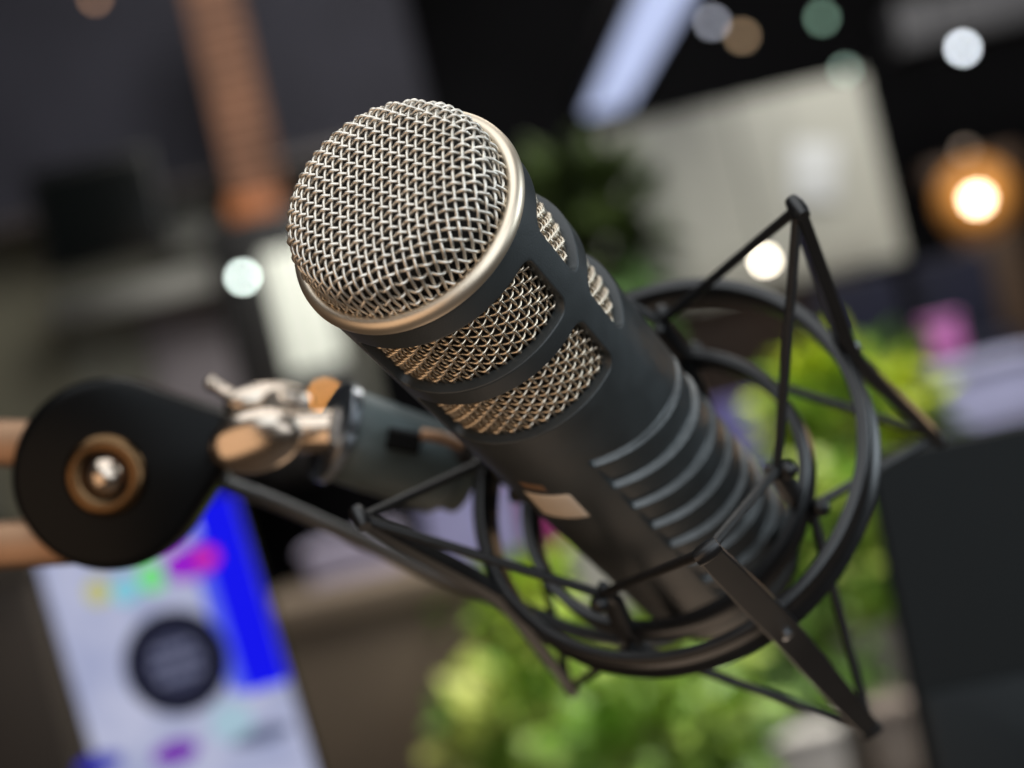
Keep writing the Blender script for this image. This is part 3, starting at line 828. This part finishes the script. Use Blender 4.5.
def screen_mat():
    m = bpy.data.materials.new('poster_screen'); m.use_nodes = True
    nt = m.node_tree; bs = nt.nodes['Principled BSDF']; bs.inputs['Base Color'].default_value = (.02, .02, .02, 1); bs.inputs['Roughness'].default_value = .5; bs.inputs['Specular IOR Level'].default_value = 0.05
    tc = nt.nodes.new('ShaderNodeTexCoord'); no = nt.nodes.new('ShaderNodeTexNoise'); no.inputs['Scale'].default_value = 26
    r = nt.nodes.new('ShaderNodeValToRGB'); r.color_ramp.elements[0].color = (.33, .36, .54, 1); r.color_ramp.elements[1].color = (.46, .48, .64, 1)
    r.color_ramp.elements[0].position = .35; r.color_ramp.elements[1].position = .65
    nt.links.new(tc.outputs['Object'], no.inputs['Vector']); nt.links.new(no.outputs['Fac'], r.inputs['Fac'])
    nt.links.new(r.outputs['Color'], bs.inputs['Emission Color']); bs.inputs['Emission Strength'].default_value = 1.0
    return m
scn = extr('screen', rrect(-hw, -hh, hw, hh, .004), -0.0006, -0.0001, screen_mat(), tb)
def blotch(name, cx, cy, rx, ry, col, s=1.0, z=0, poly=None):
    c = lo(cx, cy); P = poly or ell(c[0], c[1], rx*k, ry*k)
    return extr(name, P, -0.0010 - z, -0.0007 - z, mat('screen_' + name, (.004, .004, .004), .5, emit=col, estr=s, spec=0.05), scn)
c0 = lo(235, 506); 
blotch('blue_stripe', 0, 0, 0, 0, (0.003, 0.004, 0.83), 1.0, 0, rrect(hw-44*k, -hh, hw-.0002, hh-118*k, .002))
blotch('pale_blue_stripe', 0, 0, 0, 0, (0.10, 0.14, 0.78), 1.0, -.0002, rrect(hw-58*k, -hh*.8, hw-40*k, hh-122*k, .002))
blotch('purple_patch', 192, 562, 30, 17, (0.30, 0.010, 0.56))
blotch('red_patch', 208, 557, 10, 9, (0.75, 0.03, 0.25), 1, .0004)
blotch('green_patch', 152, 577, 13, 15, (0.16, 0.72, 0.20))
blotch('cyan_patch', 126, 590, 15, 13, (0.20, 0.55, 0.66), 1, .0004)
blotch('yellow_patch', 98, 592, 12, 13, (0.50, 0.48, 0.14))
blotch('navy_patch', 100, 764, 24, 10, (0.02, 0.02, 0.36))
blotch('violet_patch', 176, 752, 24, 12, (0.16, 0.02, 0.38))
blotch('dark_patch', 262, 735, 30, 8, (0.10, 0.12, 0.20))
blotch('teal_patch', 232, 722, 22, 20, (0.36, 0.52, 0.62))
disc = blotch('black_disc', 177, 662, 53, 53, (0.004, 0.005, 0.016), 1, .0002)
c = lo(177, 662)
inner = blotch('disc_centre', 177, 662, 32, 32, (0.034, 0.038, 0.078), 1, .0005)
for i, (dy, wd_) in enumerate(((-15, 20), (-1, 25), (14, 22))):
    for j in range(4):
        x0 = c[0] + (-wd_ + j * wd_ * 0.52) * k; y0 = c[1] + dy * k
        blotch('poster_text', 0, 0, 0, 0, (0.17, 0.18, 0.27), 1, .0008, rrect(x0, y0 - 3.2*k, x0 + wd_*0.40*k, y0 + 3.2*k, .0004))
extr('stand', rrect(-hw*.5, hh-.004, hw*.5, hh+.030, .004), 0.0075, 0.030, M['armblack'], tb)

# ---- dark display seen from behind, right
d = 0.78
o_, ex, ey, DM = slab_frame(1075, 650, d, 11.5)
dp = empty('display', DM); tag(dp, 'dark grey display seen from behind filling the lower right corner', 'display')
k = d / FPX; hw, hh = 165 * k, 232 * k
dk = mat('display_grey', (0.004, 0.0055, 0.006), 0.65, noise=0.08, nscale=30, bump=0.2, bscale=900, spec=0.2)
extr('back_cover', rrect(-hw, -hh, hw, hh, .008, 8), 0.0, 0.012, dk, dp, 0.012)
extr('lower_cover', rrect(-hw*.97, hh*.06, hw*.97, hh*.98, .006), -0.0022, -0.0002, mat('display_lower', (0.008, 0.0105, 0.012), 0.55, spec=0.25), dp, 0.01)
extr('neck', rrect(-hw*.2, hh*.9, hw*.2, hh*1.5, .006), 0.002, 0.009, dk, dp)
# ================================================================== CAMERA, LIGHT
cam = bpy.data.cameras.new('camera'); co_ = bpy.data.objects.new('camera', cam); COL.objects.link(co_)
cam.sensor_width = 36; cam.lens = 36 * FPX / 1024; cam.clip_start = 0.02; cam.clip_end = 60
m = Matrix.Identity(4)
for r in range(3): m[r][0] = RIGHT[r]; m[r][1] = UP[r]; m[r][2] = -FWD[r]; m[r][3] = CAM[r]
co_.matrix_world = m
cam.dof.use_dof = True; cam.dof.focus_distance = 0.366; cam.dof.aperture_fstop = cam.lens / 8.6; cam.dof.aperture_blades = 0
S.camera = co_
w = bpy.data.worlds.new('World'); S.world = w; w.use_nodes = True
w.node_tree.nodes['Background'].inputs['Color'].default_value = (0.55, 0.60, 0.68, 1)
w.node_tree.nodes['Background'].inputs['Strength'].default_value = 0.022
def area(name, pc, target, size, power, col, sy=None):
    l = bpy.data.lights.new(name, 'AREA'); l.energy = power; l.color = col; l.size = size
    if sy: l.shape = 'RECTANGLE'; l.size_y = sy
    o = bpy.data.objects.new(name, l); COL.objects.link(o)
    p = cw(*pc); t = cw(*target)
    o.location = p; o.rotation_euler = (t - p).to_track_quat('-Z', 'Y').to_euler()
    return o
T0 = (0, 0, 400)
area('ceiling_panel', (-260, -1050, 20), T0, 1.4, 13.0, (0.93, 0.97, 1.0))
area('cool_front_fill', (700, -300, -800), T0, 1.2, 10.5, (0.86, 0.93, 1.0))  # cool fill lamp added behind the camera, not a window
area('warm_room_light', (-800, 450, -500), T0, 1.3, 6.2, (1.0, 0.68, 0.43))
area('warm_tail_fill', (120, 340, 650), (70, 60, 500), 0.2, 0.11, (1.0, 0.76, 0.56))  # warm lamp added below, stands in for bounce light on the tail
area('cool_side_fill', (1000, -450, 450), T0, 0.5, 5.0, (0.80, 0.92, 1.0))  # unseen cool lamp added at the side for bluish ring edges
area('warm_rib_fill', (455, -60, 1300), (80, 20, 460), 0.10, 0.12, (1.0, 0.64, 0.36))  # small warm lamp added just out of view for tan rib glints
area('groove_fill', (-60, -480, -850), T0, 0.7, 3.5, (0.80, 0.91, 1.0))  # extra lamp added behind the camera to brighten the groove walls
pl_ = area('plant_fill', (250, -1500, 2100), (150, 500, 2450), 0.6, 5.0, (1.0, 0.98, 0.90)); pl_.data.spread = R_(70)  # unseen lamp added to brighten the leaves
area('hall_light', (200, -2300, 2600), (200, 300, 4600), 2.0, 122, (1.0, 0.97, 0.92))
S.render.engine = 'CYCLES'; S.cycles.use_denoising = True
S.cycles.max_bounces = 8; S.cycles.glossy_bounces = 5; S.cycles.transparent_max_bounces = 4
S.cycles.sample_clamp_indirect = 6; S.cycles.caustics_reflective = False
S.view_settings.view_transform = 'Standard'; S.view_settings.look = 'None'
S.view_settings.exposure = 0; S.view_settings.gamma = 1
